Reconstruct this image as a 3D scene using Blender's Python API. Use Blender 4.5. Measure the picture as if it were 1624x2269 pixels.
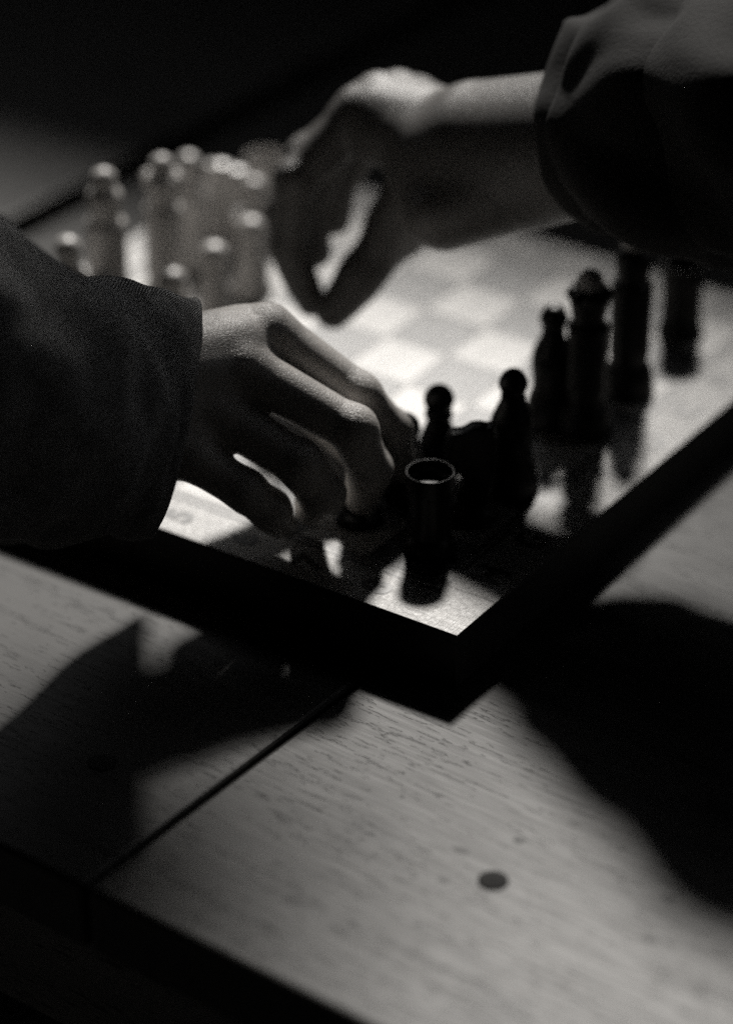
import bpy, bmesh, math, random
import numpy as np
from mathutils import Vector, Matrix, noise
random.seed(7); np.random.seed(7)
for o in list(bpy.data.objects): bpy.data.objects.remove(o)
S = bpy.context.scene; COL = S.collection
Q = 0.031            # one chess square, metres
ZT = 0.750           # table top
ZB = ZT + 0.77 * Q   # playing surface of the board
# ------------------------------------------------------------------ camera
CAMU = np.array([17.4603366, -27.6814366, 20.7139566])
CAMR = (1.02817975, -0.00168590, 0.589265207)
cam = bpy.data.cameras.new("camera"); co = bpy.data.objects.new("camera", cam); COL.objects.link(co); S.camera = co
co.location = (CAMU[0] * Q, CAMU[1] * Q, CAMU[2] * Q + ZB); co.rotation_euler = CAMR
cam.sensor_fit = 'VERTICAL'; cam.sensor_height = 36; cam.lens = 36 * 7000 / 2269
cam.clip_start = 0.02; cam.clip_end = 400
cam.dof.use_dof = True; cam.dof.focus_distance = 1.170; cam.dof.aperture_fstop = 2.7
# ------------------------------------------------------------------ light
SUND = Vector((.38, -.72, -.80)).normalized()      # direction the light travels
sun = bpy.data.lights.new("sun", 'SUN'); so = bpy.data.objects.new("sun", sun); COL.objects.link(so)
sun.energy = 5.0; sun.angle = math.radians(6.5); sun.color = (1.0, .965, .915)
so.rotation_euler = SUND.to_track_quat('-Z', 'Y').to_euler(); so.location = (0, 2, 4)
wd = bpy.data.worlds.new("World"); S.world = wd; wd.use_nodes = True
nt = wd.node_tree; nt.nodes.clear()
sky = nt.nodes.new('ShaderNodeTexSky'); sky.sky_type = 'NISHITA'; sky.sun_disc = False
sky.sun_elevation = math.asin(-SUND.z); sky.sun_rotation = math.atan2(-SUND.x, -SUND.y)
bw = nt.nodes.new('ShaderNodeHueSaturation'); bw.inputs['Saturation'].default_value = .08
bg = nt.nodes.new('ShaderNodeBackground'); bg.inputs['Strength'].default_value = .095
wo = nt.nodes.new('ShaderNodeOutputWorld')
nt.links.new(sky.outputs[0], bw.inputs['Color']); nt.links.new(bw.outputs[0], bg.inputs[0]); nt.links.new(bg.outputs[0], wo.inputs[0])
S.view_settings.view_transform = 'Standard'; S.view_settings.look = 'None'; S.view_settings.gamma = 1
S.view_settings.exposure = .06
S.cycles.max_bounces = 6; S.cycles.use_denoising = False     # the residual sampling noise stands in for film grain

# ------------------------------------------------------------------ helpers
RM = np.array(Matrix.LocRotScale(None, co.rotation_euler, None).to_3x3())
def at(x, y, z):
    """point z centimetres above the playing surface, seen in direction (x, y)"""
    d = RM @ np.array([(x - 812) / 7000, -(y - 1134.5) / 7000, -1.0]); h = z / (Q * 100)
    t = (h - CAMU[2]) / d[2]; P = (CAMU + t * d) * Q
    return Vector((P[0], P[1], P[2] + ZB))
def W(u, v, z=0.0): return Vector((-v * Q, u * Q, ZB + z))      # board coordinates
def prop(o, label=None, cat=None, group=None, kind=None):
    for k, v in (('label', label), ('category', cat), ('group', group), ('kind', kind)):
        if v: o[k] = v
    return o
def empty(name, loc, rz=0, **k):
    o = bpy.data.objects.new(name, None); COL.objects.link(o); o.location = loc; o.rotation_euler = (0, 0, rz)
    o.empty_display_size = .01
    return prop(o, **k)
def link(name, me, mat=None, parent=None, smooth=False, world=False):
    o = bpy.data.objects.new(name, me); COL.objects.link(o)
    if mat and not me.materials: me.materials.append(mat)
    if smooth: me.polygons.foreach_set('use_smooth', [True] * len(me.polygons))
    if parent:
        o.parent = parent
        if world:
            M = Matrix.LocRotScale(parent.location, parent.rotation_euler, None)
            o.matrix_parent_inverse = M.inverted()
    return o
def bm_mesh(name, bm):
    me = bpy.data.meshes.new(name); bm.normal_update(); bm.to_mesh(me); bm.free(); return me
def box_bm(x0, x1, y0, y1, z0, z1, bev=0, seg=2):
    bm = bmesh.new(); bmesh.ops.create_cube(bm, size=1)
    for v in bm.verts: v.co = Vector(((x0 + x1) / 2 + v.co.x * (x1 - x0), (y0 + y1) / 2 + v.co.y * (y1 - y0), (z0 + z1) / 2 + v.co.z * (z1 - z0)))
    if bev: bmesh.ops.bevel(bm, geom=bm.edges[:], offset=bev, segments=seg, affect='EDGES', profile=.5)
    return bm
def lathe(name, prof, n=40, close=True):
    vs, fs = [], []
    for r, z in prof:
        for k in range(n):
            a = 2 * math.pi * k / n; vs.append((r * math.cos(a), r * math.sin(a), z))
    for i in range(len(prof) - 1):
        for k in range(n):
            a, b = i * n + k, i * n + (k + 1) % n; fs.append((a, b, b + n, a + n))
    if close:
        fs.append(tuple(reversed(range(n)))); fs.append(tuple(range((len(prof) - 1) * n, len(prof) * n)))
    me = bpy.data.meshes.new(name); me.from_pydata(vs, [], fs); me.update(); return me
def spline(pts, n=5):
    """Catmull-Rom through profile points"""
    P = [pts[0]] + list(pts) + [pts[-1]]; out = []
    for i in range(1, len(P) - 2):
        a, b, c, d = [np.array(q, float) for q in P[i - 1:i + 3]]
        for k in range(n):
            t = k / n; out.append(tuple(.5 * ((2 * b) + (-a + c) * t + (2 * a - 5 * b + 4 * c - d) * t * t + (-a + 3 * b - 3 * c + d) * t ** 3)))
    out.append(tuple(pts[-1])); return [(max(r, 1e-5), z) for r, z in out]

# ------------------------------------------------------------------ materials
class MT:
    def __init__(s, name, rough=.5, col=(.5, .5, .5), spec=.5, sub=0):
        s.m = bpy.data.materials.new(name); s.m.use_nodes = True; s.t = s.m.node_tree; s.b = s.t.nodes['Principled BSDF']
        s.b.inputs['Base Color'].default_value = (*col, 1); s.b.inputs['Roughness'].default_value = rough
        s.b.inputs['Specular IOR Level'].default_value = spec
    def n(s, ty, **k):
        x = s.t.nodes.new(ty)
        for a, b in k.items():
            if a[0] == '_': x.inputs[a[1:].replace('_', ' ')].default_value = b
            else: setattr(x, a, b)
        return x
    def l(s, a, b): s.t.links.new(a, b)
    def coord(s, scale=(1, 1, 1), rot=(0, 0, 0), out='Object', obj=None):
        c = s.n('ShaderNodeTexCoord'); m = s.n('ShaderNodeMapping')
        if obj: c.object = obj
        m.inputs['Scale'].default_value = scale; m.inputs['Rotation'].default_value = rot
        s.l(c.outputs[out], m.inputs[0]); return m.outputs[0]
    def noise(s, vec, scale, detail=3, rough=.5, dist=0):
        x = s.n('ShaderNodeTexNoise', _Scale=scale, _Detail=detail, _Roughness=rough, _Distortion=dist); s.l(vec, x.inputs['Vector']); return x.outputs['Fac']
    def ramp(s, fac, stops):
        r = s.n('ShaderNodeValToRGB'); e = r.color_ramp.elements
        while len(e) < len(stops): e.new(.5)
        for i, (p, c) in enumerate(stops):
            e[i].position = p; e[i].color = (*(c if isinstance(c, tuple) else (c, c, c)), 1)
        s.l(fac, r.inputs[0]); return r.outputs[0]
    def mul(s, a, b, fac=1.0, mode='MULTIPLY'):
        x = s.n('ShaderNodeMix', data_type='RGBA', blend_type=mode); x.inputs[0].default_value = fac
        s.l(a, x.inputs[6]); s.l(b, x.inputs[7]); return x.outputs[2]
    def math(s, op, a, b=None):
        x = s.n('ShaderNodeMath', operation=op)
        for i, q in enumerate((a, b)):
            if q is None: continue
            if isinstance(q, (int, float)): x.inputs[i].default_value = q
            else: s.l(q, x.inputs[i])
        return x.outputs[0]
    def bump(s, h, strength=.3, dist=.001, prev=None):
        b = s.n('ShaderNodeBump'); b.inputs['Strength'].default_value = strength; b.inputs['Distance'].default_value = dist
        s.l(h, b.inputs['Height'])
        if prev: s.l(prev, b.inputs['Normal'])
        return b.outputs[0]
    def set(s, name, out): s.l(out, s.b.inputs[name])

def wood(name, tone, warm=.03, rough=.42, pores=1.0, scale=1.0, contrast=1.0, spec=.5, axis='x', vary=True, worn=0, knots=0):
    m = MT(name, rough, spec=spec)
    st = (1, 16, 16) if axis == 'x' else (16, 1, 16)
    v = m.coord(tuple(q * scale for q in st))
    if vary:      # every board gets its own grain
        oi = m.n('ShaderNodeObjectInfo'); ad = m.n('ShaderNodeVectorMath', operation='ADD'); mm = m.n('ShaderNodeVectorMath', operation='SCALE')
        mm.inputs['Scale'].default_value = 3.7
        cb = m.n('ShaderNodeCombineXYZ'); m.l(oi.outputs['Random'], cb.inputs[0]); m.l(oi.outputs['Random'], cb.inputs[1]); m.l(cb.outputs[0], mm.inputs[0])
        m.l(v, ad.inputs[0]); m.l(mm.outputs[0], ad.inputs[1]); v = ad.outputs[0]
    g1 = m.noise(v, 4, 4, .5, .25); g2 = m.noise(v, 20, 4, .6, .1)
    c = lambda t: (t * (1 + warm), t, t * (1 - warm * 1.6))
    base = m.ramp(g1, [(.30, c(tone * (1 - .30 * contrast))), (.5, c(tone)), (.72, c(tone * (1 + .18 * contrast)))])
    fine = m.ramp(g2, [(.35, (.90,) * 3), (.6, (1.0,) * 3)])
    col = m.mul(base, fine, .8)
    pv = m.coord(tuple(q * scale / 1.6 for q in ((120, 850, 850) if axis == 'x' else (850, 120, 850))))
    pn = m.noise(pv, 1.0, 2, .5)
    pm = m.noise(v, 7, 2, .5)
    pore = m.ramp(m.math('ADD', pn, m.math('MULTIPLY', pm, .42)), [(.52, 0.0), (.58, 1.0)])
    dark = m.ramp(m.math('ADD', pn, m.math('MULTIPLY', pm, .42)), [(.52, (.12,) * 3), (.58, (1.0,) * 3)])
    col = m.mul(col, dark, pores)
    if knots:
        vk = m.n('ShaderNodeTexVoronoi', voronoi_dimensions='2D', _Scale=1.0, _Randomness=1.0); kv = m.coord((6.5, 13, 1), (0, 0, .2)); m.l(kv, vk.inputs['Vector'])
        wob = m.math('ADD', vk.outputs['Distance'], m.math('MULTIPLY', m.noise(m.coord((30, 90, 30)), 3, 4, .7), .10))
        col = m.mul(col, m.ramp(wob, [(.085, (.16,) * 3), (.125, (.62,) * 3), (.19, (1.0,) * 3)]), .85)
        st_ = m.n('ShaderNodeTexWave', wave_type='BANDS', bands_direction='Y', _Scale=1.6, _Distortion=9.0, _Detail=3.0, _Detail_Scale=.6); m.l(m.coord((2.2, 11, 1), (0, 0, -.22)), st_.inputs['Vector'])
        col = m.mul(col, m.ramp(st_.outputs['Fac'], [(0, (.68,) * 3), (.05, (1.0,) * 3)]), .55)
    m.set('Base Color', col)
    rg = m.ramp(g2, [(.3, (min(1, rough + .05),) * 3), (.7, (rough - .03,) * 3)]); m.set('Roughness', rg)
    nrm = m.bump(pore, .35 * pores, .0004); nrm = m.bump(g2, .03, .0005, nrm)
    if worn:
        sc = m.noise(m.coord((1600, 160, 400), rot=(0, 0, .5)), 1, 3, .6); sw = m.noise(m.coord((1, 1, 1)), 420, 4, .65, 1.2)
        nrm = m.bump(sc, .35 * worn, .0005, nrm); nrm = m.bump(sw, .4 * worn, .0006, nrm)
    m.set('Normal', nrm)
    return m.m
M_TABLE = wood('table_wood', .037, rough=.43, axis='x', spec=.17, pores=.65, contrast=1.0, scale=1.6, knots=1)
M_KNOT = wood('knot_wood', .017, rough=.5, pores=.3, spec=.2)
M_TABLE_EDGE = wood('table_edge_wood', .20, rough=.6, axis='x')
M_BOARD = wood('board_wood', .22, rough=.42, spec=.75, pores=.35, scale=2.5, contrast=.6, axis='x', vary=True, worn=1)
M_SIDE = wood('case_side_wood', .05, rough=.45, axis='x')
M_LIGHT = wood('light_square_wood', .28, rough=.42, spec=.78, pores=.3, scale=2.5, contrast=.6, axis='y', worn=.7)
M_DARK = wood('dark_square_wood', .012, rough=.42, spec=.66, pores=.3, scale=2.5, contrast=.6, axis='y', worn=.7)
def plain(name, tone, rough, warm=.02, spec=.5, bumpy=0, bs=300, coat=0):
    m = MT(name, rough, spec=spec)
    n = m.noise(m.coord(), bs, 4, .6)
    c = lambda t: (t * (1 + warm), t, t * (1 - warm))
    m.set('Base Color', m.ramp(n, [(.3, c(tone * .8)), (.7, c(tone * 1.15))]))
    if bumpy: m.set('Normal', m.bump(n, bumpy, .0006))
    if coat: m.b.inputs['Coat Weight'].default_value = coat; m.b.inputs['Coat Roughness'].default_value = .2
    return m.m
M_PRINT = plain('printed_ink', .02, .4)
M_LINE = plain('border_ink', .03, .4)
M_BLACK = plain('black_varnished_wood', .010, .36, bumpy=.1, bs=200, spec=.3)
M_WHITE = plain('pale_varnished_wood', .5, .36, warm=.03, bumpy=.1, bs=200, coat=0)
M_FELT = plain('felt', .012, .95)
M_STEEL = plain('screw_steel', .02, .5)
M_GROUND = plain('paving', .05, .85, bumpy=.3, bs=14)
M_LEAF = plain('leaf', .06, .5)
M_WALL = plain('shade_wall', .05, .9, bumpy=.3, bs=20)  # dark walls of the added enclosure, so little light bounces back
def skin_mat(k=1.0, sp=.9):
    m = MT('skin', .43, spec=sp)
    v = m.coord()
    n = m.noise(v, 60, 4, .6)
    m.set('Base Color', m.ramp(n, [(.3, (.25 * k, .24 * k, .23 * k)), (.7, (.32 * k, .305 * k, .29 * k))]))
    m.b.inputs['Subsurface Weight'].default_value = .04; m.b.inputs['Subsurface Radius'].default_value = (.006, .004, .003); m.b.inputs['Subsurface Scale'].default_value = .5
    # criss-cross skin lines: two directions of stretched cells
    def cells(sc, rot):
        x = m.n('ShaderNodeTexVoronoi', feature='DISTANCE_TO_EDGE', _Scale=1.0); m.l(m.coord(sc, rot), x.inputs['Vector'])
        return m.ramp(x.outputs['Distance'], [(0, 0.0), (.16, 1.0)])
    nb = m.bump(cells((620, 1100, 900), (0, 0, .6)), .3, .00035)
    nb = m.bump(cells((1200, 620, 900), (.3, .4, .9)), .16, .0003, nb)
    at_ = m.n('ShaderNodeAttribute', attribute_name='crease')
    w = m.n('ShaderNodeTexVoronoi', feature='DISTANCE_TO_EDGE', _Scale=1.0); m.l(m.coord((420, 800, 700), (.2, .1, .75)), w.inputs['Vector'])
    cr = m.ramp(w.outputs['Distance'], [(0, 0.0), (.12, 1.0)])
    h = m.math('SUBTRACT', 1.0, m.math('MULTIPLY', at_.outputs['Fac'], m.math('SUBTRACT', 1.0, cr)))
    nb = m.bump(h, .5, .0006, nb)
    nb = m.bump(m.noise(v, 420, 2, .5), .06, .0003, nb)
    m.set('Normal', nb); return m.m
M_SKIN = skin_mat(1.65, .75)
M_SKIN_FAR_SHADE = skin_mat(.40, 1.0)  # darker copy of the skin: the far hand's shade is put into its colour
M_NAIL = plain('nail', .38, .25)
def denim(name, tone, spec=.15):
    m = MT(name, .85, spec=spec)
    uv = m.n('ShaderNodeTexCoord').outputs['UV']
    mp = m.n('ShaderNodeMapping'); m.l(uv, mp.inputs[0])
    w = m.n('ShaderNodeTexWave', wave_type='BANDS', bands_direction='DIAGONAL', _Scale=15.0, _Distortion=.9, _Detail=2.0, _Detail_Scale=4.0); m.l(mp.outputs[0], w.inputs['Vector'])
    n1 = m.noise(m.coord(), 1500, 3, .7); n2 = m.noise(m.coord(), 110, 3, .6)
    thr = m.ramp(m.math('ADD', m.math('MULTIPLY', w.outputs['Fac'], .75), m.math('MULTIPLY', n1, .35)), [(.30, (tone * .10,) * 3), (.62, (tone * .7,) * 3), (.90, (min(.8, tone * 7),) * 3)])
    m.set('Base Color', m.mul(thr, m.ramp(n2, [(.3, (.6,) * 3), (.7, (1.25,) * 3)])))
    nb = m.bump(w.outputs['Fac'], .9, .0012); nb = m.bump(n1, .6, .0008, nb); m.set('Normal', nb)
    m.b.inputs['Sheen Weight'].default_value = .25; m.b.inputs['Sheen Roughness'].default_value = .4
    return m.m
M_DENIM = denim('dark_denim', .10)
M_FUZZ = plain('thread', .22, .8)
M_CLOTH = plain('soft_cloth', .028, .9, bumpy=.4, bs=500)
M_TIP = plain('sunlit_tip', .5, .36)  # sunlight on the black pieces' finials, put into a pale colour

# ------------------------------------------------------------------ ground, table
bm = bmesh.new(); bmesh.ops.create_grid(bm, x_segments=60, y_segments=60, size=30)
for v in bm.verts: v.co.z = .006 * noise.noise(v.co * 1.3) - .01
prop(link('ground', bm_mesh('ground', bm), M_GROUND), kind='structure')
TR = math.radians(-3.0)
TORG = Vector((-.44 * Q, -6.40 * Q, 0))          # near end of the gap between the two table panels
table = empty('wooden_table', (TORG.x, TORG.y, 0), TR, label='large wooden table of wide panels under the chessboard', cat='table')
LEN = 1.10
def panel(x0, x1, dz=0.0):
    bm = box_bm(x0, x1, 0, LEN, ZT - .028 + dz, ZT + dz, .0022, 3)
    return link('table_panel', bm_mesh('table_panel', bm), M_TABLE, table)
GAP = .0016
panels = [panel(GAP / 2, .62), panel(-.355 + GAP / 2, -GAP / 2), panel(-1.0, -.355 - .012, .004)]
link('apron', bm_mesh('apron', box_bm(-.96, .58, .035, .055, ZT - .11, ZT - .029, .002)), M_TABLE_EDGE, table)
link('apron', bm_mesh('apron', box_bm(-.96, .58, LEN - .055, LEN - .035, ZT - .11, ZT - .029, .002)), M_TABLE_EDGE, table)
for x in (-.93, .51):
    for y in (.06, LEN - .12):
        link('leg', bm_mesh('leg', box_bm(x, x + .06, y, y + .06, 0, ZT - .0295, .003)), M_TABLE_EDGE, table)
# countersunk screws in the panels
def screw(px, py):
    P = at(px, py, (ZT - ZB) * 100); P = Matrix.Rotation(-TR, 4, 'Z') @ (P - TORG)
    prof = [(.0052, .0004), (.0050, .0009), (.0044, .0006), (.0036, -.0010), (.0030, -.0014), (.0004, -.0013)]
    hole = lathe('screw_hole', [(.0046, .0003), (.0044, .0005), (.0040, .0004)], 28)
    o = link('screw_hole', lathe('screw_hole', [(.0054, .0001), (.0053, .0004), (.0035, .0003), (.00001, .0003)], 28), M_FELT, table, True)
    o.location = (P.x, P.y, ZT)
    h = link('screw_head', lathe('screw_head', spline([(.0030, .0002), (.0029, .0010), (.0016, .0014), (.0001, .0015)], 3), 24), M_FELT, o, True)
    h.location = (.0004, .0004, -.0008); o.scale = (1, 1, 1)
    return o
screw(1092, 1952); screw(228, 1690)
# small dark knots in the wood
def knot(px, py, rx, ry, rot, seed):
    P = at(px, py, (ZT - ZB) * 100); P = Matrix.Rotation(-TR, 4, 'Z') @ (P - TORG); rr = random.Random(seed); bm = bmesh.new()
    ph = [rr.uniform(0, 6) for _ in range(3)]; c = bm.verts.new((0, 0, .00016)); ring = []
    for k in range(26):
        a = 2 * math.pi * k / 26; q = 1 + .16 * math.sin(2 * a + ph[0]) + .12 * math.sin(3 * a + ph[1]) + .08 * math.sin(5 * a + ph[2])
        ring.append(bm.verts.new((rx * q * math.cos(a), ry * q * math.sin(a), .00008)))
    for k in range(26): bm.faces.new((c, ring[k], ring[(k + 1) % 26]))
    o = link('knot', bm_mesh('knot', bm), M_KNOT, table); o.location = (P.x, P.y, ZT); o.rotation_euler = (0, 0, rot)
for k, q in enumerate(((1150, 1862, .0024, .0017), (1022, 1884, .0030, .0018), (985, 1950, .0026, .0014), (655, 1995, .0036, .0018), (1275, 1678, .0034, .0022), (1592, 1875, .0040, .0020), (1480, 1990, .0026, .0018), (1440, 2080, .0028, .0016), (628, 1812, .0030, .0018), (1160, 1508, .0024, .0014))):
    knot(*q, .1, k)
# ------------------------------------------------------------------ chessboard
Mg = .88
board = empty('chessboard', W(0, 0, 0), 0, label='folding wooden chessboard with printed letters and numbers along its border', cat='chessboard')
def bpart(name, u0, u1, v0, v1, z0, z1, mat, bev=0, parent=board):
    o = link(name, bm_mesh(name, box_bm(-v1 * Q, -v0 * Q, u0 * Q, u1 * Q, z0, z1, bev, 2)), mat, parent); return o
H = .77 * Q
halves = []
for v0, v1 in ((-Mg, 3.994), (4.006, 8 + Mg)):
    halves.append(bpart('case_half', -Mg, 8 + Mg, v0, v1, -H + .0003, -.0006, M_SIDE, .0008))
# frame strips (top veneer)
for (u0, u1, v0, v1, h) in ((-Mg, 0, -Mg, 3.994, 0), (8, 8 + Mg, -Mg, 3.994, 0), (0, 8, -Mg, 0, 0), (-Mg, 0, 4.006, 8 + Mg, 1), (8, 8 + Mg, 4.006, 8 + Mg, 1), (0, 8, 8, 8 + Mg, 1)):
    bpart('border_strip', u0 + (.002 if u0 < 0 else 0), u1, v0, v1, -.0004, 0, M_BOARD, .0002)
ml = bm_mesh('square', box_bm(-Q / 2 + .0001, Q / 2 - .0001, -Q / 2 + .0001, Q / 2 - .0001, -.0004, 0.0, .00012, 1)); mdk = ml.copy()
for a in range(8):
    for b in range(8):
        dk = (a + b) % 2 == 0
        o = link('dark_square' if dk else 'light_square', mdk if dk else ml, M_DARK if dk else M_LIGHT, board)
        o.location = (-(b + .5) * Q, (a + .5) * Q, -.00006 * random.random())
def line_part(u0, u1, v0, v1): bpart('border_line', u0, u1, v0, v1, -.0002, .00012, M_LINE)
for off, w in ((-.055, .05), (-.16, .05)):
    line_part(off - w, 8 - off + w, off - w / 2, off + w / 2)
    line_part(8 - off - w / 2 + .001, 8 - off + w / 2 + .001, off + w / 2 + .002, 8 - off - w / 2 - .002)
    line_part(off - w / 2, off + w / 2, off + w / 2 + .002, 8 - off - w / 2 - .002)
    line_part(off - w, 8 - off + w, 8 - off - w / 2, 8 - off + w / 2)
def glyph(ch, u, v, rz, size=.0165):
    cu = bpy.data.curves.new('t', 'FONT'); cu.body = ch; cu.size = size; cu.align_x = 'CENTER'; cu.align_y = 'CENTER'; cu.extrude = .00008; cu.offset = .0006
    t = bpy.data.objects.new('t', cu); COL.objects.link(t); bpy.context.view_layer.update()
    me = bpy.data.meshes.new_from_object(t.evaluated_get(bpy.context.evaluated_depsgraph_get())); bpy.data.objects.remove(t)
    me.materials.clear()
    o = link('printed_letter' if ch.isalpha() else 'printed_number', me, M_PRINT, board); o.location = (-v * Q, u * Q, .00012); o.rotation_euler = (0, 0, rz)
for i, ch in enumerate('HGFEDCBA'):
    glyph(ch, i + .5, -.50, math.pi / 2); glyph(ch, i + .5, 8.5, -math.pi / 2)
for i, ch in enumerate('87654321'):
    glyph(ch, -.50, i + .5, math.pi / 2); glyph(ch, 8.5, i + .5, -math.pi / 2)
# ------------------------------------------------------------------ chess pieces (heights in squares)
PR = {
 'pawn': dict(h=1.16, base=[(0, 0), (.29, 0), (.30, .05), (.285, .12), (.235, .17), (.215, .21)],
              body=[(.235, .20), (.25, .28), (.235, .42), (.19, .56), (.15, .66), (.14, .72)],
              collar=[(.12, .67), (.175, .71), (.185, .75), (.175, .79), (.13, .82)], head=[(.13, .80), (.17, .85), (.20, .96), (.175, 1.06), (.10, 1.14), (.0, 1.16)]),
 'bishop': dict(h=1.73, base=[(0, 0), (.345, 0), (.355, .08), (.34, .24), (.31, .38), (.27, .50), (.27, .56)],
              body=[(.265, .54), (.262, .62), (.275, .75), (.285, .92), (.265, 1.05), (.205, 1.19), (.15, 1.32)],
              collar=[(.13, 1.30), (.155, 1.33), (.16, 1.36), (.13, 1.39)], head=[(.13, 1.37), (.165, 1.44), (.19, 1.54), (.155, 1.64), (.09, 1.71), (.0, 1.73)]),
 'rook': dict(h=1.16, base=[(0, 0), (.31, 0), (.32, .06), (.30, .14), (.25, .20), (.235, .25)],
              body=[(.285, .24), (.28, .34), (.275, .55), (.28, .72), (.29, .82)],
              head=[(.27, .80), (.295, .83), (.30, .9), (.30, 1.08), (.293, 1.092), (.280, 1.08), (.255, .92), (.0, .90)]),
 'queen': dict(h=2.35, base=[(0, 0), (.34, 0), (.355, .07), (.345, .22), (.31, .36), (.25, .46), (.26, .52)],
              body=[(.25, .50), (.27, .64), (.265, .90), (.265, 1.2), (.265, 1.42), (.27, 1.52)],
              collar=[(.2, 1.50), (.27, 1.54), (.275, 1.58), (.24, 1.63), (.2, 1.66)], head=[(.2, 1.64), (.22, 1.75), (.255, 1.92), (.265, 2.0), (.20, 2.03), (.10, 2.09), (.08, 2.14)]),
 'king': dict(h=2.38, base=[(0, 0), (.34, 0), (.36, .07), (.35, .24), (.315, .38), (.26, .48), (.265, .54)],
              body=[(.26, .52), (.28, .66), (.28, .92), (.28, 1.2), (.28, 1.45), (.28, 1.56)],
              collar=[(.2, 1.54), (.275, 1.58), (.28, 1.62), (.25, 1.67), (.2, 1.70)], head=[(.2, 1.68), (.23, 1.85), (.245, 2.02), (.22, 2.10), (.14, 2.17), (.12, 2.20)]),
 'knight': dict(h=1.35, base=[(0, 0), (.31, 0), (.32, .06), (.30, .15), (.25, .22), (.235, .28), (.0, .30)]),
}
PM = {}
def ball(r, c, n=14):
    bm = bmesh.new(); bmesh.ops.create_uvsphere(bm, u_segments=n * 2, v_segments=n, radius=r)
    for v in bm.verts: v.co += Vector(c)
    return bm_mesh('ball', bm)
def knight_head():
    # side outline of a horse head (x forward, z up) extruded with rounded edges
    pts = [(-.24, .27), (.22, .27), (.19, .42), (.12, .56), (.15, .66), (.27, .70), (.35, .78), (.37, .94), (.36, 1.12), (.30, 1.27), (.14, 1.29), (.02, 1.37), (-.08, 1.38), (-.18, 1.36), (-.26, 1.38), (-.30, 1.20), (-.30, .85), (-.28, .6), (-.26, .42)]
    bm = bmesh.new(); n = len(pts); rings = []
    for y, k in ((-.13, .80), (-.10, .94), (0, 1.0), (.10, .94), (.13, .80)):
        cx = sum(p[0] for p in pts) / n; cz = sum(p[1] for p in pts) / n
        rings.append([bm.verts.new(((cx + (p[0] - cx) * k) * Q, y * (1.15 if p[1] < .6 else .9) * Q, (max(.27, cz + (p[1] - cz) * (k * .5 + .5))) * Q)) for p in pts])
    for a, b in zip(rings, rings[1:]):
        for k in range(n): bm.faces.new((a[k], a[(k + 1) % n], b[(k + 1) % n], b[k]))
    bm.faces.new(list(reversed(rings[0]))); bm.faces.new(rings[-1])
    bmesh.ops.recalc_face_normals(bm, faces=bm.faces[:])
    return bm_mesh('head', bm)
for kind, d in PR.items():
    ms = {}
    for part in ('base', 'body', 'collar', 'head'):
        if part in d:
            pr = [(r * Q, z * Q) for r, z in d[part]]; ms[part] = lathe(part, spline(pr, 5), 40, close=False)
    if kind == 'knight': ms['head'] = knight_head()
    if kind == 'queen':
        ms['finial'] = ball(.17 * Q, (0, 0, 2.22 * Q))
    if kind == 'king': ms['finial'] = ball(.175 * Q, (0, 0, 2.27 * Q))
    PM[kind] = ms
crown_ball = ball(.095 * Q, (0, 0, 0), 8)
cols = {}
def piece(kind, white, P, rz, label, group, lean=None):
    nm = ('white_' if white else 'black_') + kind
    o = empty(nm, P, rz, label=label, cat='chess piece', group=group)
    mat = M_WHITE if white else M_BLACK
    for part, me in PM[kind].items():
        key = (kind, part, white)
        if key not in cols:
            m2 = me.copy(); m2.materials.clear(); m2.materials.append(mat); m2.polygons.foreach_set('use_smooth', [not (kind == 'knight' and part == 'head')] * len(m2.polygons)); cols[key] = m2
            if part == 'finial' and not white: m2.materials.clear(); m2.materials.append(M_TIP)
        c = link(part, cols[key], None, o)
        if kind == 'knight' and part == 'head':
            md = c.modifiers.new('s', 'BEVEL'); md.width = .0007; md.segments = 2; md.angle_limit = math.radians(50)
        if kind == 'queen' and part == 'head':
            for k in range(8):
                ck = ('cb', white)
                if ck not in cols:
                    m3 = crown_ball.copy(); m3.materials.append(mat); m3.polygons.foreach_set('use_smooth', [True] * len(m3.polygons)); cols[ck] = m3
                cb = link('crown_ball', cols[ck], None, c); a = k * math.pi / 4 + .2; cb.location = (.215 * Q * math.cos(a), .215 * Q * math.sin(a), 2.04 * Q)
    if lean: o.rotation_euler = (lean[0], lean[1], rz)
    return o
GB, GW = 'black chess pieces on the near side', 'white chess pieces on the far side'
def pz(u, v): return W(u, v, .00015)
for kind, u, v, rz, lb in (
    ('rook', .62, .48, 0, 'black rook with hollow rimmed top standing on the near corner square'),
    ('knight', 1.52, .42, .589 + math.pi, 'black knight with flat-topped head just behind the corner rook'),
    ('bishop', 2.42, .40, 0, 'black bishop with round head standing alone right of the knight'),
    ('bishop', 4.22, .88, 0, 'black bishop with round head close left of the taller crowned piece'),
    ('queen', 4.22, .36, .3, 'black queen with sunlit finial and beaded crown, left of the black king'),
    ('king', 5.49, .43, 0, 'tall black king with bright round tip and wide base'),
    ('rook', 7.38, .66, 0, 'black rook farthest right, its top under the rolled sleeve'),
    ('pawn', 2.42, 1.5, 0, 'black pawn with round head behind the knight, against the bright board'),
    ('pawn', 1.55, 1.46, 0, 'black pawn half hidden behind the fingertips of the near hand'),
    ('pawn', .68, 1.56, 0, 'black pawn held under the fingertips of the near hand')):
    piece(kind, False, pz(u, v), rz, lb, GB)
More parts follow.
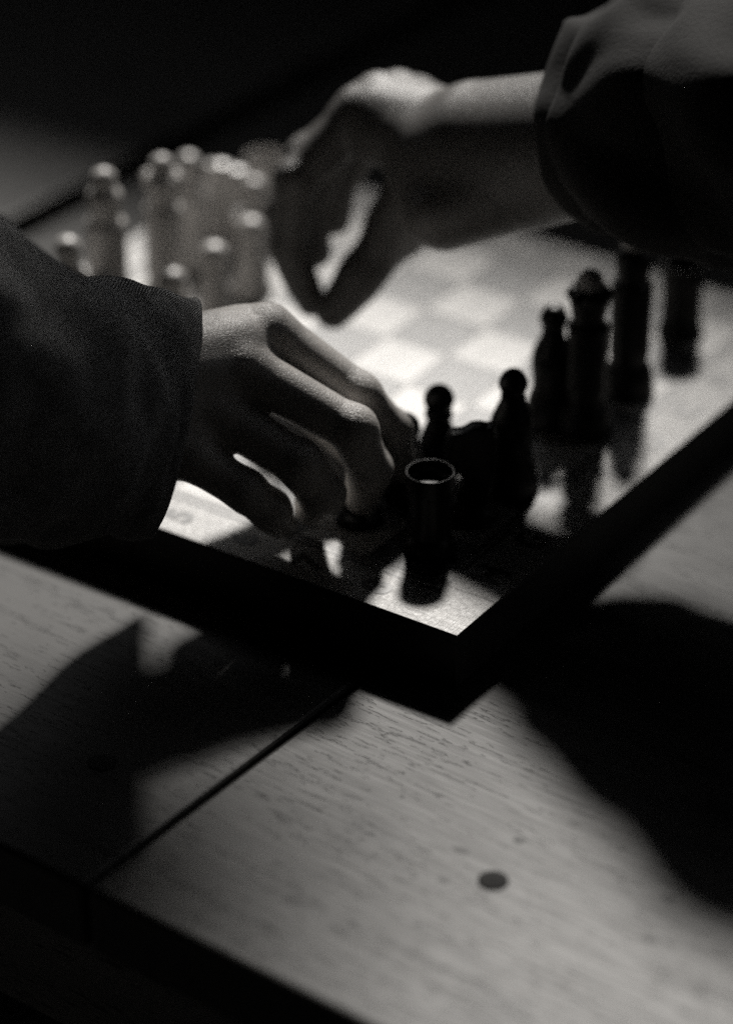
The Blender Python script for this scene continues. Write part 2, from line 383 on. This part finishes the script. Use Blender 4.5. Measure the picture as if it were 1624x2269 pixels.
for kind, u, v, rz, lb in (
    ('rook', 7.01, 7.49, 0, 'pale rook with wide round top, farthest back beside the far fingers'),
    ('knight', 6.02, 7.51, .589, 'pale knight between the pale bishop and the pale rook at the back'),
    ('pawn', 6.20, 7.12, 0, 'pale pawn directly in front of the pale knight at the back'),
    ('bishop', 5.36, 7.66, 0, 'pale bishop between the pale knight and the pale queen'),
    ('queen', 3.96, 7.06, .1, 'pale queen with beaded crown in the middle of the back row'),
    ('king', 3.07, 7.38, 0, 'pale king with bright tip left of the pale queen'),
    ('bishop', 2.26, 7.40, 0, 'pale bishop leftmost, just above the near sleeve'),
    ('pawn', 5.10, 6.38, 0, 'pale pawn touching the dark outline of the far fingers'),
    ('pawn', 4.15, 6.34, 0, 'pale pawn in front of the pale bishop and left of the far hand'),
    ('pawn', 3.18, 6.34, 0, 'pale pawn low above the cuff of the near sleeve'),
    ('pawn', 2.62, 7.10, 0, 'pale pawn at the foot of the pale king, low above the sleeve')):
    piece(kind, True, pz(u, v), rz, lb, GW)

# ------------------------------------------------------------------ implicit surfaces for hands
def seg(P, a, b, ra, rb, flat=None):
    a = np.array(a, np.float32); b = np.array(b, np.float32); ab = b - a; L = float(ab @ ab) + 1e-9
    t = np.clip(((P - a) @ ab) / L, 0, 1)
    d = P - a - t[..., None] * ab
    if flat is not None:                    # squash along a direction: (unit vector, factor)
        n, k = flat; n = np.array(n, np.float32); d = d + (d @ n)[..., None] * n * (k - 1)
    return np.sqrt((d * d).sum(-1)) - (ra + (rb - ra) * t)
def smin(a, b, k):
    h = np.clip(.5 + .5 * (b - a) / k, 0, 1); return b + (a - b) * h - k * h * (1 - h)
class Field:
    def __init__(s, lo, hi, step):
        s.lo = np.array(lo, np.float32); s.st = step; s.n = np.ceil((np.array(hi) - s.lo) / step).astype(int) + 1
    def new(s): return np.full(tuple(s.n), 3.0, np.float32)
    def add(s, F, a, b, ra, rb, k=.3, flat=None, sub=False):
        a = np.array(a); b = np.array(b); r = max(ra, rb) + k + 2 * s.st + .25
        i0 = np.maximum(((np.minimum(a, b) - r - s.lo) / s.st).astype(int), 0); i1 = np.minimum(((np.maximum(a, b) + r - s.lo) / s.st).astype(int) + 1, s.n)
        if (i1 <= i0).any(): return
        g = [s.lo[q] + s.st * np.arange(i0[q], i1[q], dtype=np.float32) for q in range(3)]
        P = np.stack(np.meshgrid(*g, indexing='ij'), -1); d = seg(P, a, b, ra, rb, flat)
        sl = tuple(slice(i0[q], i1[q]) for q in range(3))
        F[sl] = -smin(-F[sl], d, k) if sub else smin(F[sl], d, k)
    def mesh(s, F, name):
        ins = F < 0
        c = [F[i:F.shape[0] - 1 + i, j:F.shape[1] - 1 + j, k:F.shape[2] - 1 + k] for i in (0, 1) for j in (0, 1) for k in (0, 1)]
        cc = np.stack([x < 0 for x in c]); act = cc.any(0) & ~cc.all(0)
        idx = -np.ones(act.shape, np.int64); cells = np.argwhere(act); idx[act] = np.arange(len(cells))
        V = np.zeros((len(cells), 3)); N = np.zeros(len(cells)); off = [(i, j, k) for i in (0, 1) for j in (0, 1) for k in (0, 1)]
        vals = np.stack([x[act] for x in c])
        for e0 in range(8):
            for e1 in range(e0 + 1, 8):
                df = np.abs(np.array(off[e0]) - np.array(off[e1]))
                if df.sum() != 1: continue
                a, b = vals[e0], vals[e1]; m = (a < 0) != (b < 0); t = np.where(m, a / np.where(m, a - b, 1), 0)
                V += m[:, None] * (np.array(off[e0]) + t[:, None] * (np.array(off[e1]) - np.array(off[e0]))); N += m
        V = (V / N[:, None] + cells) * s.st + s.lo
        Fs = []
        for ax in range(3):
            A = np.take(ins, range(0, ins.shape[ax] - 1), ax); B = np.take(ins, range(1, ins.shape[ax]), ax); e = np.argwhere(A != B)
            o = [q for q in range(3) if q != ax]
            ok = (e[:, o[0]] > 0) & (e[:, o[1]] > 0) & (e[:, o[0]] < act.shape[o[0]]) & (e[:, o[1]] < act.shape[o[1]]); e = e[ok]
            q = []
            for da, db in ((0, 0), (-1, 0), (-1, -1), (0, -1)):
                f = e.copy(); f[:, o[0]] += da; f[:, o[1]] += db; q.append(idx[f[:, 0], f[:, 1], f[:, 2]])
            q = np.stack(q, 1); flip = A[tuple(e.T)] ^ (ax == 1); q[~flip] = q[~flip][:, ::-1]; Fs.append(q)
        Fq = np.concatenate(Fs); Fq = Fq[(Fq >= 0).all(1)]
        me = bpy.data.meshes.new(name); me.from_pydata((V / 100).tolist(), [], Fq.tolist()); me.update(); return me
cm = lambda v: np.array(v, float) * 100
def U(v): v = np.array(v, float); return v / np.linalg.norm(v)

def build_hand(fing, radii, wrist, elbow, thumb, thumb_r, side_pad, step, lo_pad, forearm_r=(2.5, 3.4), name='arm', extra=None, dors_flip=1, flatk=1.25):
    J = {k: [cm(at(*q)) for q in v] for k, v in fing.items()}; w = cm(at(*wrist)); el = cm(at(*elbow)); T = [cm(at(*q)) for q in thumb]
    allp = np.array([p for v in J.values() for p in v] + T + [w, el]); F = Field(allp.min(0) - lo_pad, allp.max(0) + lo_pad, step)
    row = U(J['index'][0] - J['pinky'][0]); meta = U((J['middle'][0] + J['ring'][0]) / 2 - w)
    dors = U(np.cross(meta, row)) * dors_flip
    if dors[2] < 0: dors = -dors
    palm = F.new(); order = ['index', 'middle', 'ring', 'pinky']
    ax = U(el - w); side = U(np.cross(ax, dors))
    for i, k in enumerate(order):
        base = w + row * (1.15 - .78 * i) + meta * .4
        m = J[k][0]; r = radii[k]
        F.add(palm, base - dors * .25, m - dors * .22, 1.12, r[0] * .98, .7)
        F.add(palm, base - dors * .9 + meta * 1.2, m - dors * .95 - meta * .9, 1.1, .85, .8)
    for a, b in zip(order, order[1:]):
        ra = J[a][0] * .5 + J[b][0] * .5
        F.add(palm, w + meta * 1.5 - dors * .4, ra - meta * .45 - dors * .06, 1.25, .90, .6)
        if a == 'index': F.add(palm, w + meta * 1.5 - dors * .1, ra - meta * .7 + dors * .05, 1.3, .95, .6)
        fa = J[a][0] * .68 + J[a][1] * .32; fb = J[b][0] * .68 + J[b][1] * .32
        F.add(palm, ra - dors * .3, (fa + fb) / 2 - dors * .35, .75, .42, .5)
    # heel of the hand and thumb root
    F.add(palm, w + meta * 1.2 - row * 1.3 - dors * 1.0, J['pinky'][0] - meta * 2.2 - dors * .7, 1.25, 1.0, .8)
    F.add(palm, w + meta * .8 + row * 1.2 - dors * .9, T[1] - U(T[1] - T[0]) * .3, 1.3, thumb_r[0], .9)
    # forearm: two bones side by side, flattened
    for sgn in (-1, 1):
        F.add(palm, w + side * sgn * .75, el + side * sgn * 1.0, forearm_r[0] * .68, forearm_r[1] * .78, 1.0)
    F.add(palm, w + dors * .2, el, forearm_r[0] * .66, forearm_r[1] * .9, 1.0)
    # extensor tendons + knuckles
    for i, k in enumerate(order):
        m = J[k][0]; base = w + row * (.5 - .33 * i) + dors * .72
        F.add(palm, base, m + dors * (radii[k][0] * .55), .26, .2, .6)
        F.add(palm, m + dors * .28 - meta * .05, m + dors * .22 + U(J[k][1] - m) * .35, radii[k][0] * .84, radii[k][0] * .78, .35)
    total = None; creases = []
    for k in order + ['thumb']:
        f = F.new(); pts = J[k] if k != 'thumb' else T; rr = radii[k] if k != 'thumb' else thumb_r
        for i in range(len(pts) - 1):
            a, b = pts[i], pts[i + 1]; n = U(b - a)
            F.add(f, a, b, rr[i] * .97, rr[i + 1] * .97, .12)
            if i > 0:                                   # knuckle swelling
                F.add(f, a - n * .15, a + n * .12, rr[i] * 1.03, rr[i] * 1.02, .25)
                creases.append((a, rr[i] * 1.5))
            mid = a * .55 + b * .45                      # soft pad on the underside
            d2 = dors - n * (dors @ n); d2 = U(d2) if np.linalg.norm(d2) > .1 else dors
            F.add(f, a * .7 + b * .3 - d2 * rr[i] * .22, a * .3 + b * .7 - d2 * rr[i] * .22, rr[i] * .82, rr[i + 1] * .84, .3)
        g = smin(palm, f, .38)
        total = g if total is None else smin(total, g, .05)
    if extra: total = extra(F, total, dict(J=J, w=w, el=el, row=row, meta=meta, dors=dors, T=T))
    me = F.mesh(total, name)
    # crease weight around the joints and the knuckles, used by the skin bump
    at_ = me.attributes.new('crease', 'FLOAT', 'POINT'); co_ = np.empty(len(me.vertices) * 3); me.vertices.foreach_get('co', co_); co_ = co_.reshape(-1, 3) * 100
    val = np.zeros(len(co_))
    for c, r in creases: val = np.maximum(val, np.clip(1.25 - np.linalg.norm(co_ - c, axis=1) / r, 0, 1))
    for k in order: val = np.maximum(val, .55 * np.clip(1.3 - np.linalg.norm(co_ - (J[k][0] + dors * .5), axis=1) / 1.3, 0, 1))
    val = np.maximum(val, .10); at_.data.foreach_set('value', val.astype(np.float32))
    return me, dict(J=J, w=w, el=el, row=row, meta=meta, dors=dors, T=T)
def nails(info, radii, parent, keys=('index', 'middle', 'ring', 'pinky')):
    for k in keys:
        P = info['J'][k]; a, b = P[-2], P[-1]; n = U(b - a); prev = U(P[-2] - P[-3])
        d = prev - n * (prev @ n); d = U(d) if np.linalg.norm(d) > .15 else U(info['dors'] - n * (info['dors'] @ n)); s_ = np.cross(n, d); r = radii[k][3]
        bm = bmesh.new(); rows = []
        for i in range(7):
            t = i / 6; L = []
            for j in range(9):
                ang = (j / 8 - .5) * 1.9; wdt = 1.0 if 0 < i < 6 else .82
                rad = r * 1.0 + .012 - .05 * (1 - t)
                p = b + n * (-.45 + .95 * t) * .95 + d * math.cos(ang * wdt) * rad * (1 - .12 * t * t) + s_ * math.sin(ang * wdt) * rad * .92
                L.append(bm.verts.new(p / 100))
            rows.append(L)
        for p, q in zip(rows, rows[1:]):
            for j in range(8): bm.faces.new((p[j], p[j + 1], q[j + 1], q[j]))
        o = link('fingernail', bm_mesh('fingernail', bm), M_NAIL, parent, True, True)
        md = o.modifiers.new('t', 'SOLIDIFY'); md.thickness = .0006; md.offset = 0
# ------------------------------------------------------------------ sleeves: a tube of cloth through given rings
def sleeve_mesh(name, rings, k1=0, k2=0, n=120, sub=6, fold=.0022, seedv=0, hemmed=True, flat=1.0):
    """rings: (x, y, z, radius_vertical, radius_depth, tilt) along the arm"""
    C = []
    for (x, y, z, rv, rd) in rings: C.append(np.array([*at(x, y, z), rv, rd]))
    C = [C[0]] + C + [C[-1]]; S2 = []
    for i in range(1, len(C) - 2):
        a, b, c, d = C[i - 1:i + 3]
        for k in range(sub):
            t = k / sub; S2.append(.5 * ((2 * b) + (-a + c) * t + (2 * a - 5 * b + 4 * c - d) * t * t + (-a + 3 * b - 3 * c + d) * t ** 3))
    S2.append(C[-1]); S2 = np.array(S2); m = len(S2); vs = []; uv = []; L = 0
    for i in range(m):
        tg = U(S2[min(i + 1, m - 1), :3] - S2[max(i - 1, 0), :3]); up = U(np.array([0, 0, 1]) - tg * tg[2]); sd = np.cross(tg, up)
        if i: L += np.linalg.norm(S2[i, :3] - S2[i - 1, :3])
        for k in range(n):
            a = 2 * math.pi * k / n; p = S2[i, :3] + up * math.cos(a) * S2[i, 3] + sd * math.sin(a) * S2[i, 4]
            q = Vector(p); nn = U(up * math.cos(a) / S2[i, 3] + sd * math.sin(a) / S2[i, 4])
            w = min(1, i / (sub * 1.2)) if hemmed else 1
            L_ = Vector((math.cos(a) * 2.2, math.sin(a) * 2.2, seedv)); p = p + tg * .0022 * noise.noise(L_) * max(0, 1 - i / sub)
            f = fold * (noise.noise(q * 26 + Vector((seedv, 0, 0))) * 1.5 + noise.noise(Vector((q.x * 60, q.y * 60, q.z * 60 + seedv))) * .6) * (.35 + .65 * w)
            p = p + tg * (k1 * math.cos(a) + k2 * math.sin(a)) * max(0, 1 - i / (3 * sub)); q_ = p + nn * f; on_b = (-8.95 * Q < q_[0] < .95 * Q) and (-.95 * Q < q_[1] < 8.95 * Q)
            fl = (ZB if on_b else ZT) + .0022; q_[2] = fl + max(0, (q_[2] - fl)) if q_[2] > fl + .004 else fl + .004 * math.exp((q_[2] - fl - .004) / .02)
            vs.append(tuple(q_)); uv.append((k / n * 7.0, L / .05))
    # rolled hem: inner wall turned back inside
    fs = []
    for i in range(m - 1):
        for k in range(n):
            a, b = i * n + k, i * n + (k + 1) % n; fs.append((a, a + n, b + n, b))
    me = bpy.data.meshes.new(name); me.from_pydata(vs, [], fs); ul = me.uv_layers.new(name='UVMap')
    for p in me.polygons:
        ks = [v % n for v in p.vertices]; wrap = max(ks) - min(ks) > 1
        for li, v in zip(p.loop_indices, p.vertices):
            u_, v_ = uv[v]
            if wrap and v % n == 0: u_ += 7.0
            ul.data[li].uv = (u_, v_)
    me.update(); return me, vs, n, m
def cloth(o, th):
    s_ = o.modifiers.new('s', 'SUBSURF'); s_.levels = s_.render_levels = 1
    t = o.modifiers.new('t', 'SOLIDIFY'); t.thickness = th; t.offset = -1

# ------------------------------------------------------------------ near person
ROOT1 = at(330, 860, 7)
p1 = empty('person', ROOT1, 0, label='person reaching in from the left in a dark denim jacket, holding a black pawn', cat='person')
NF = dict(index=[(592, 730, 7.9), (795, 876, 5.5), (868, 955, 3.4), (888, 1035, 1.6)],
          middle=[(534, 812, 7.3), (785, 953, 5.1), (820, 1042, 3.0), (803, 1103, 1.3)],
          ring=[(472, 905, 6.0), (668, 1030, 4.1), (714, 1095, 2.6), (690, 1128, 1.2)],
          pinky=[(425, 1010, 4.6), (545, 1088, 3.3), (600, 1130, 2.2), (618, 1157, 1.3)])
NR = dict(index=(1.0, .88, .80, .68), middle=(1.02, .89, .82, .70), ring=(.96, .90, .86, .70), pinky=(.88, .79, .77, .66))
me, inf = build_hand(NF, NR, (215, 850, 7.9), (-150, 740, 11.5), [(480, 800, 5.8), (640, 860, 4.2), (760, 960, 2.6), (835, 1040, 1.4)], (1.15, .95, .88, .72), None, .085, 2.6)
print('HAND verts', len(me.vertices))
o = link('hand', me, M_SKIN, p1, True, True)
sm = o.modifiers.new('s', 'SMOOTH'); sm.factor = .5; sm.iterations = 3
nails(inf, NR, p1)
SL1 = [(384, 925, 5.7, .0445, .035), (310, 922, 6.5, .0445, .037), (230, 918, 7.4, .0450, .039), (120, 908, 8.6, .0470, .041), (20, 892, 9.7, .0510, .043), (-120, 850, 11.2, .055, .048), (-320, 740, 13.5, .06, .055), (-600, 600, 17, .07, .065)]
me, vs, nn_, mm_ = sleeve_mesh('jacket_sleeve', SL1, .003, -.036, 140, 7, .0042, 3.1)
o = link('jacket_sleeve', me, M_DENIM, p1, True, True); cloth(o, .0018)
def on_ring(i, a, k=1.0):
    k_ = int(a / (2 * math.pi) * nn_) % nn_; c = sum((Vector(vs[i * nn_ + j]) for j in range(0, nn_, 10)), Vector()) / (nn_ // 10)
    return c + (Vector(vs[i * nn_ + k_]) - c) * k
# stitched hem: a low welt round the cuff and its thread
def ring_tube(name, row, rad, k, mat, dash=0, shift=0.0):
    bm = bmesh.new(); n = nn_; m6 = 6; tgv = (on_ring(row + 1, 0) - on_ring(row, 0)).normalized(); prev = None; first = None
    for j in range(n):
        a = 2 * math.pi * j / n; p = on_ring(row, a + 1e-4, k) + tgv * shift
        c = sum((Vector(vs[row * n + q]) for q in range(0, n, 10)), Vector()) / (n // 10); o_ = (p - c).normalized()
        L = [bm.verts.new(p + (o_ * math.cos(t) + tgv * math.sin(t)) * rad) for t in [2 * math.pi * q / m6 for q in range(m6)]]
        if prev and not (dash and j % 2):
            for q in range(m6): bm.faces.new((prev[q], L[q], L[(q + 1) % m6], prev[(q + 1) % m6]))
        first = first or L; prev = L
    if not dash:
        for q in range(m6): bm.faces.new((prev[q], first[q], first[(q + 1) % m6], prev[(q + 1) % m6]))
    return link(name, bm_mesh(name, bm), mat, p1, True, True)
ring_tube('hem', 0, .0011, 1.0, M_DENIM)
ring_tube('stitching', 2, .00045, 1.004, M_FUZZ, dash=1)
# woollen fuzz standing off the upper side of the sleeve
rnd = random.Random(5); fv, ff = [], []
for q in range(5200):
    i = rnd.randrange(0, min(mm_ - 2, 38)); a = rnd.gauss(0, .75); b0 = on_ring(i, a % (2 * math.pi)); b1 = on_ring(i + 1, a % (2 * math.pi)); p = b0.lerp(b1, rnd.random())
    c = sum((Vector(vs[i * nn_ + j]) for j in range(0, nn_, 20)), Vector()) / (nn_ // 20); up_ = (p - c).normalized()
    d = (up_ * rnd.uniform(.3, 1) + Vector((rnd.gauss(0, .6), rnd.gauss(0, .6), rnd.gauss(0, .3)))).normalized(); L = rnd.uniform(.0006, .0022) * (1.8 if rnd.random() < .05 else 1)
    sd = d.cross(Vector((rnd.random(), rnd.random(), rnd.random()))).normalized() * .00007; mid = p + d * L * .6; tip = p + (d + Vector((rnd.gauss(0, .4), rnd.gauss(0, .4), rnd.gauss(0, .4)))).normalized() * L
    k = len(fv); fv += [p - sd, p + sd, mid + sd, mid - sd, tip]; ff += [(k, k + 1, k + 2, k + 3), (k + 3, k + 2, k + 4)]
me = bpy.data.meshes.new('fuzz'); me.from_pydata([tuple(v) for v in fv], [], ff); prop(link('fuzz', me, M_FUZZ, p1, False, True), kind='stuff')
# ------------------------------------------------------------------ far person
ROOT2 = at(1240, 310, 9)
p2 = empty('person', ROOT2, 0, label='person reaching in from the right with a rolled sleeve over a bare forearm', cat='person')
FF = dict(index=[(790, 250, 11.2), (655, 400, 8.6), (640, 545, 5.6), (690, 670, 3.0)],
          middle=[(835, 222, 11.6), (680, 350, 9.0), (632, 480, 6.2), (665, 600, 3.6)],
          ring=[(880, 215, 11.4), (735, 330, 9.2), (680, 450, 6.6), (700, 560, 4.4)],
          pinky=[(925, 225, 11.0), (800, 320, 9.0), (745, 410, 7.2), (742, 490, 5.6)])
def heel(F, total, d):
    f = F.new(); F.add(f, cm(at(985, 470, 9.0)), cm(at(1180, 402, 10.6)), 1.6, 1.85, .3); F.add(f, cm(at(1180, 402, 10.6)), cm(at(1400, 320, 13.0)), 1.85, 2.4, .3)
    F.add(f, cm(at(985, 385, 9.9)), cm(at(1400, 320, 13.0)), 1.75, 2.3, .9)
    return smin(total, f, 1.0)
me, inf2 = build_hand(FF, NR, (1060, 300, 11.5), (1500, 285, 13.8), [(1010, 420, 8.6), (870, 510, 6.2), (800, 610, 4.4), (738, 690, 3.0)], (1.35, 1.05, .98, .8), None, .11, 2.6, (2.6, 2.9), extra=heel)
o = link('hand', me, M_SKIN_FAR_SHADE, p2, True, True); sm = o.modifiers.new('s', 'SMOOTH'); sm.factor = .5; sm.iterations = 3
SL2 = [(1290, 307, 12.3, .031, .033), (1335, 297, 12.6, .040, .040), (1410, 268, 13.1, .0465, .045), (1510, 274, 13.8, .056, .051), (1640, 264, 14.4, .055, .052), (1850, 200, 17, .055, .055), (2200, 60, 19, .06, .06)]
me, vs2, _, _ = sleeve_mesh('rolled_sleeve', SL2, 0, -.004, 110, 7, .0075, 9.4)
o = link('rolled_sleeve', me, M_CLOTH, p2, True, True); cloth(o, .002)
# ------------------------------------------------------------------ added, unseen dim shelter that keeps sky fill off the table
TAN = SUND.z / SUND.y; WD = .80
oy = W(6.15, 0).y + WD; z0 = ZT + WD * TAN; z1 = z0 + .72; ox = -1.2
shadebox = empty('shadebox', (ox, oy, 0), math.pi, label='added unseen dim shelter around the table with one long high opening to the sun', cat='shadebox')
def wallp(name, *a, b=.004): link(name, bm_mesh(name, box_bm(*a, b)), M_WALL, shadebox)
wallp('low_wall', -3.4, 3.4, -.12, 0, -.02, z0)
wallp('header', -3.4, 3.4, -.12, 0, z1, 5.0)
wallp('side_wall', -3.52, -3.4, 0, 6.4, -.02, 5.0)
wallp('side_wall', 3.4, 3.52, 0, 6.4, -.02, 5.0)
wallp('back_wall', -3.4, 3.4, 6.28, 6.4, -.02, 5.0)
wallp('roof', -3.6, 3.6, -.2, 6.5, 5.001, 5.1)
# unseen hanging baskets of leaves, added to dapple shade onto the table
def hanging(P, n, rad, seed, label, bs=.55):
    rnd = random.Random(seed)
    o = empty('shade_basket', P, 0, label=label, cat='shade_plant')
    link('basket', lathe('basket', spline([(.0001, -.06 * bs), (.03 * bs, -.055 * bs), (.05 * bs, -.03 * bs), (.055 * bs, 0), (.05 * bs, .005)], 4), 28), M_FELT, o, True)
    link('chain', lathe('chain', [(.003, 0), (.003, 5.0 - P.z)], 8), M_STEEL, o)
    bm = bmesh.new()
    for i in range(n):
        d = Vector((rnd.gauss(0, 1), rnd.gauss(0, 1), rnd.gauss(0, .6))).normalized() * rad * rnd.uniform(.3, 1); c = d + Vector((0, 0, -.02))
        R_ = Matrix.Rotation(rnd.uniform(0, 6.3), 3, 'Z') @ Matrix.Rotation(rnd.uniform(-1, 1), 3, 'X'); L = rnd.uniform(.4, .8) * rad
        q = [bm.verts.new(c + R_ @ Vector(p)) for p in ((0, 0, 0), (L * .3, L * .35, .004), (0, L, -.01), (-L * .3, L * .35, .004))]
        bm.faces.new(q)
    prop(link('foliage', bm_mesh('foliage', bm), M_LEAF, o), kind='stuff')
def sunward(u, v, h):       # the point h above the table whose shadow falls on (u, v)
    p = W(u, v); p.z = ZT; return p - SUND * (h / -SUND.z)
GL = 'unseen baskets of leaves added in the opening for shade'
def shade_plant(u, v, h, n, r, seed, lb): hanging(sunward(u, v, h), n, r, seed, lb)
shade_plant(-4.5, 2.6, .42, 40, .026, 3, 'lowest small hanging basket of leaves, added unseen to shade the table at left')
shade_plant(-7.2, .5, .9, 170, .078, 4, 'large higher hanging basket of leaves, added unseen to shade the near edge of the table')
shade_plant(-4.7, -1.1, .8, 26, .018, 8, 'tiny hanging basket of leaves, middle one in height, added unseen to cast shade')
shade_plant(1.1, -3.5, .95, 170, .066, 11, 'hanging basket of leaves farthest right, added out of frame to cast shade')
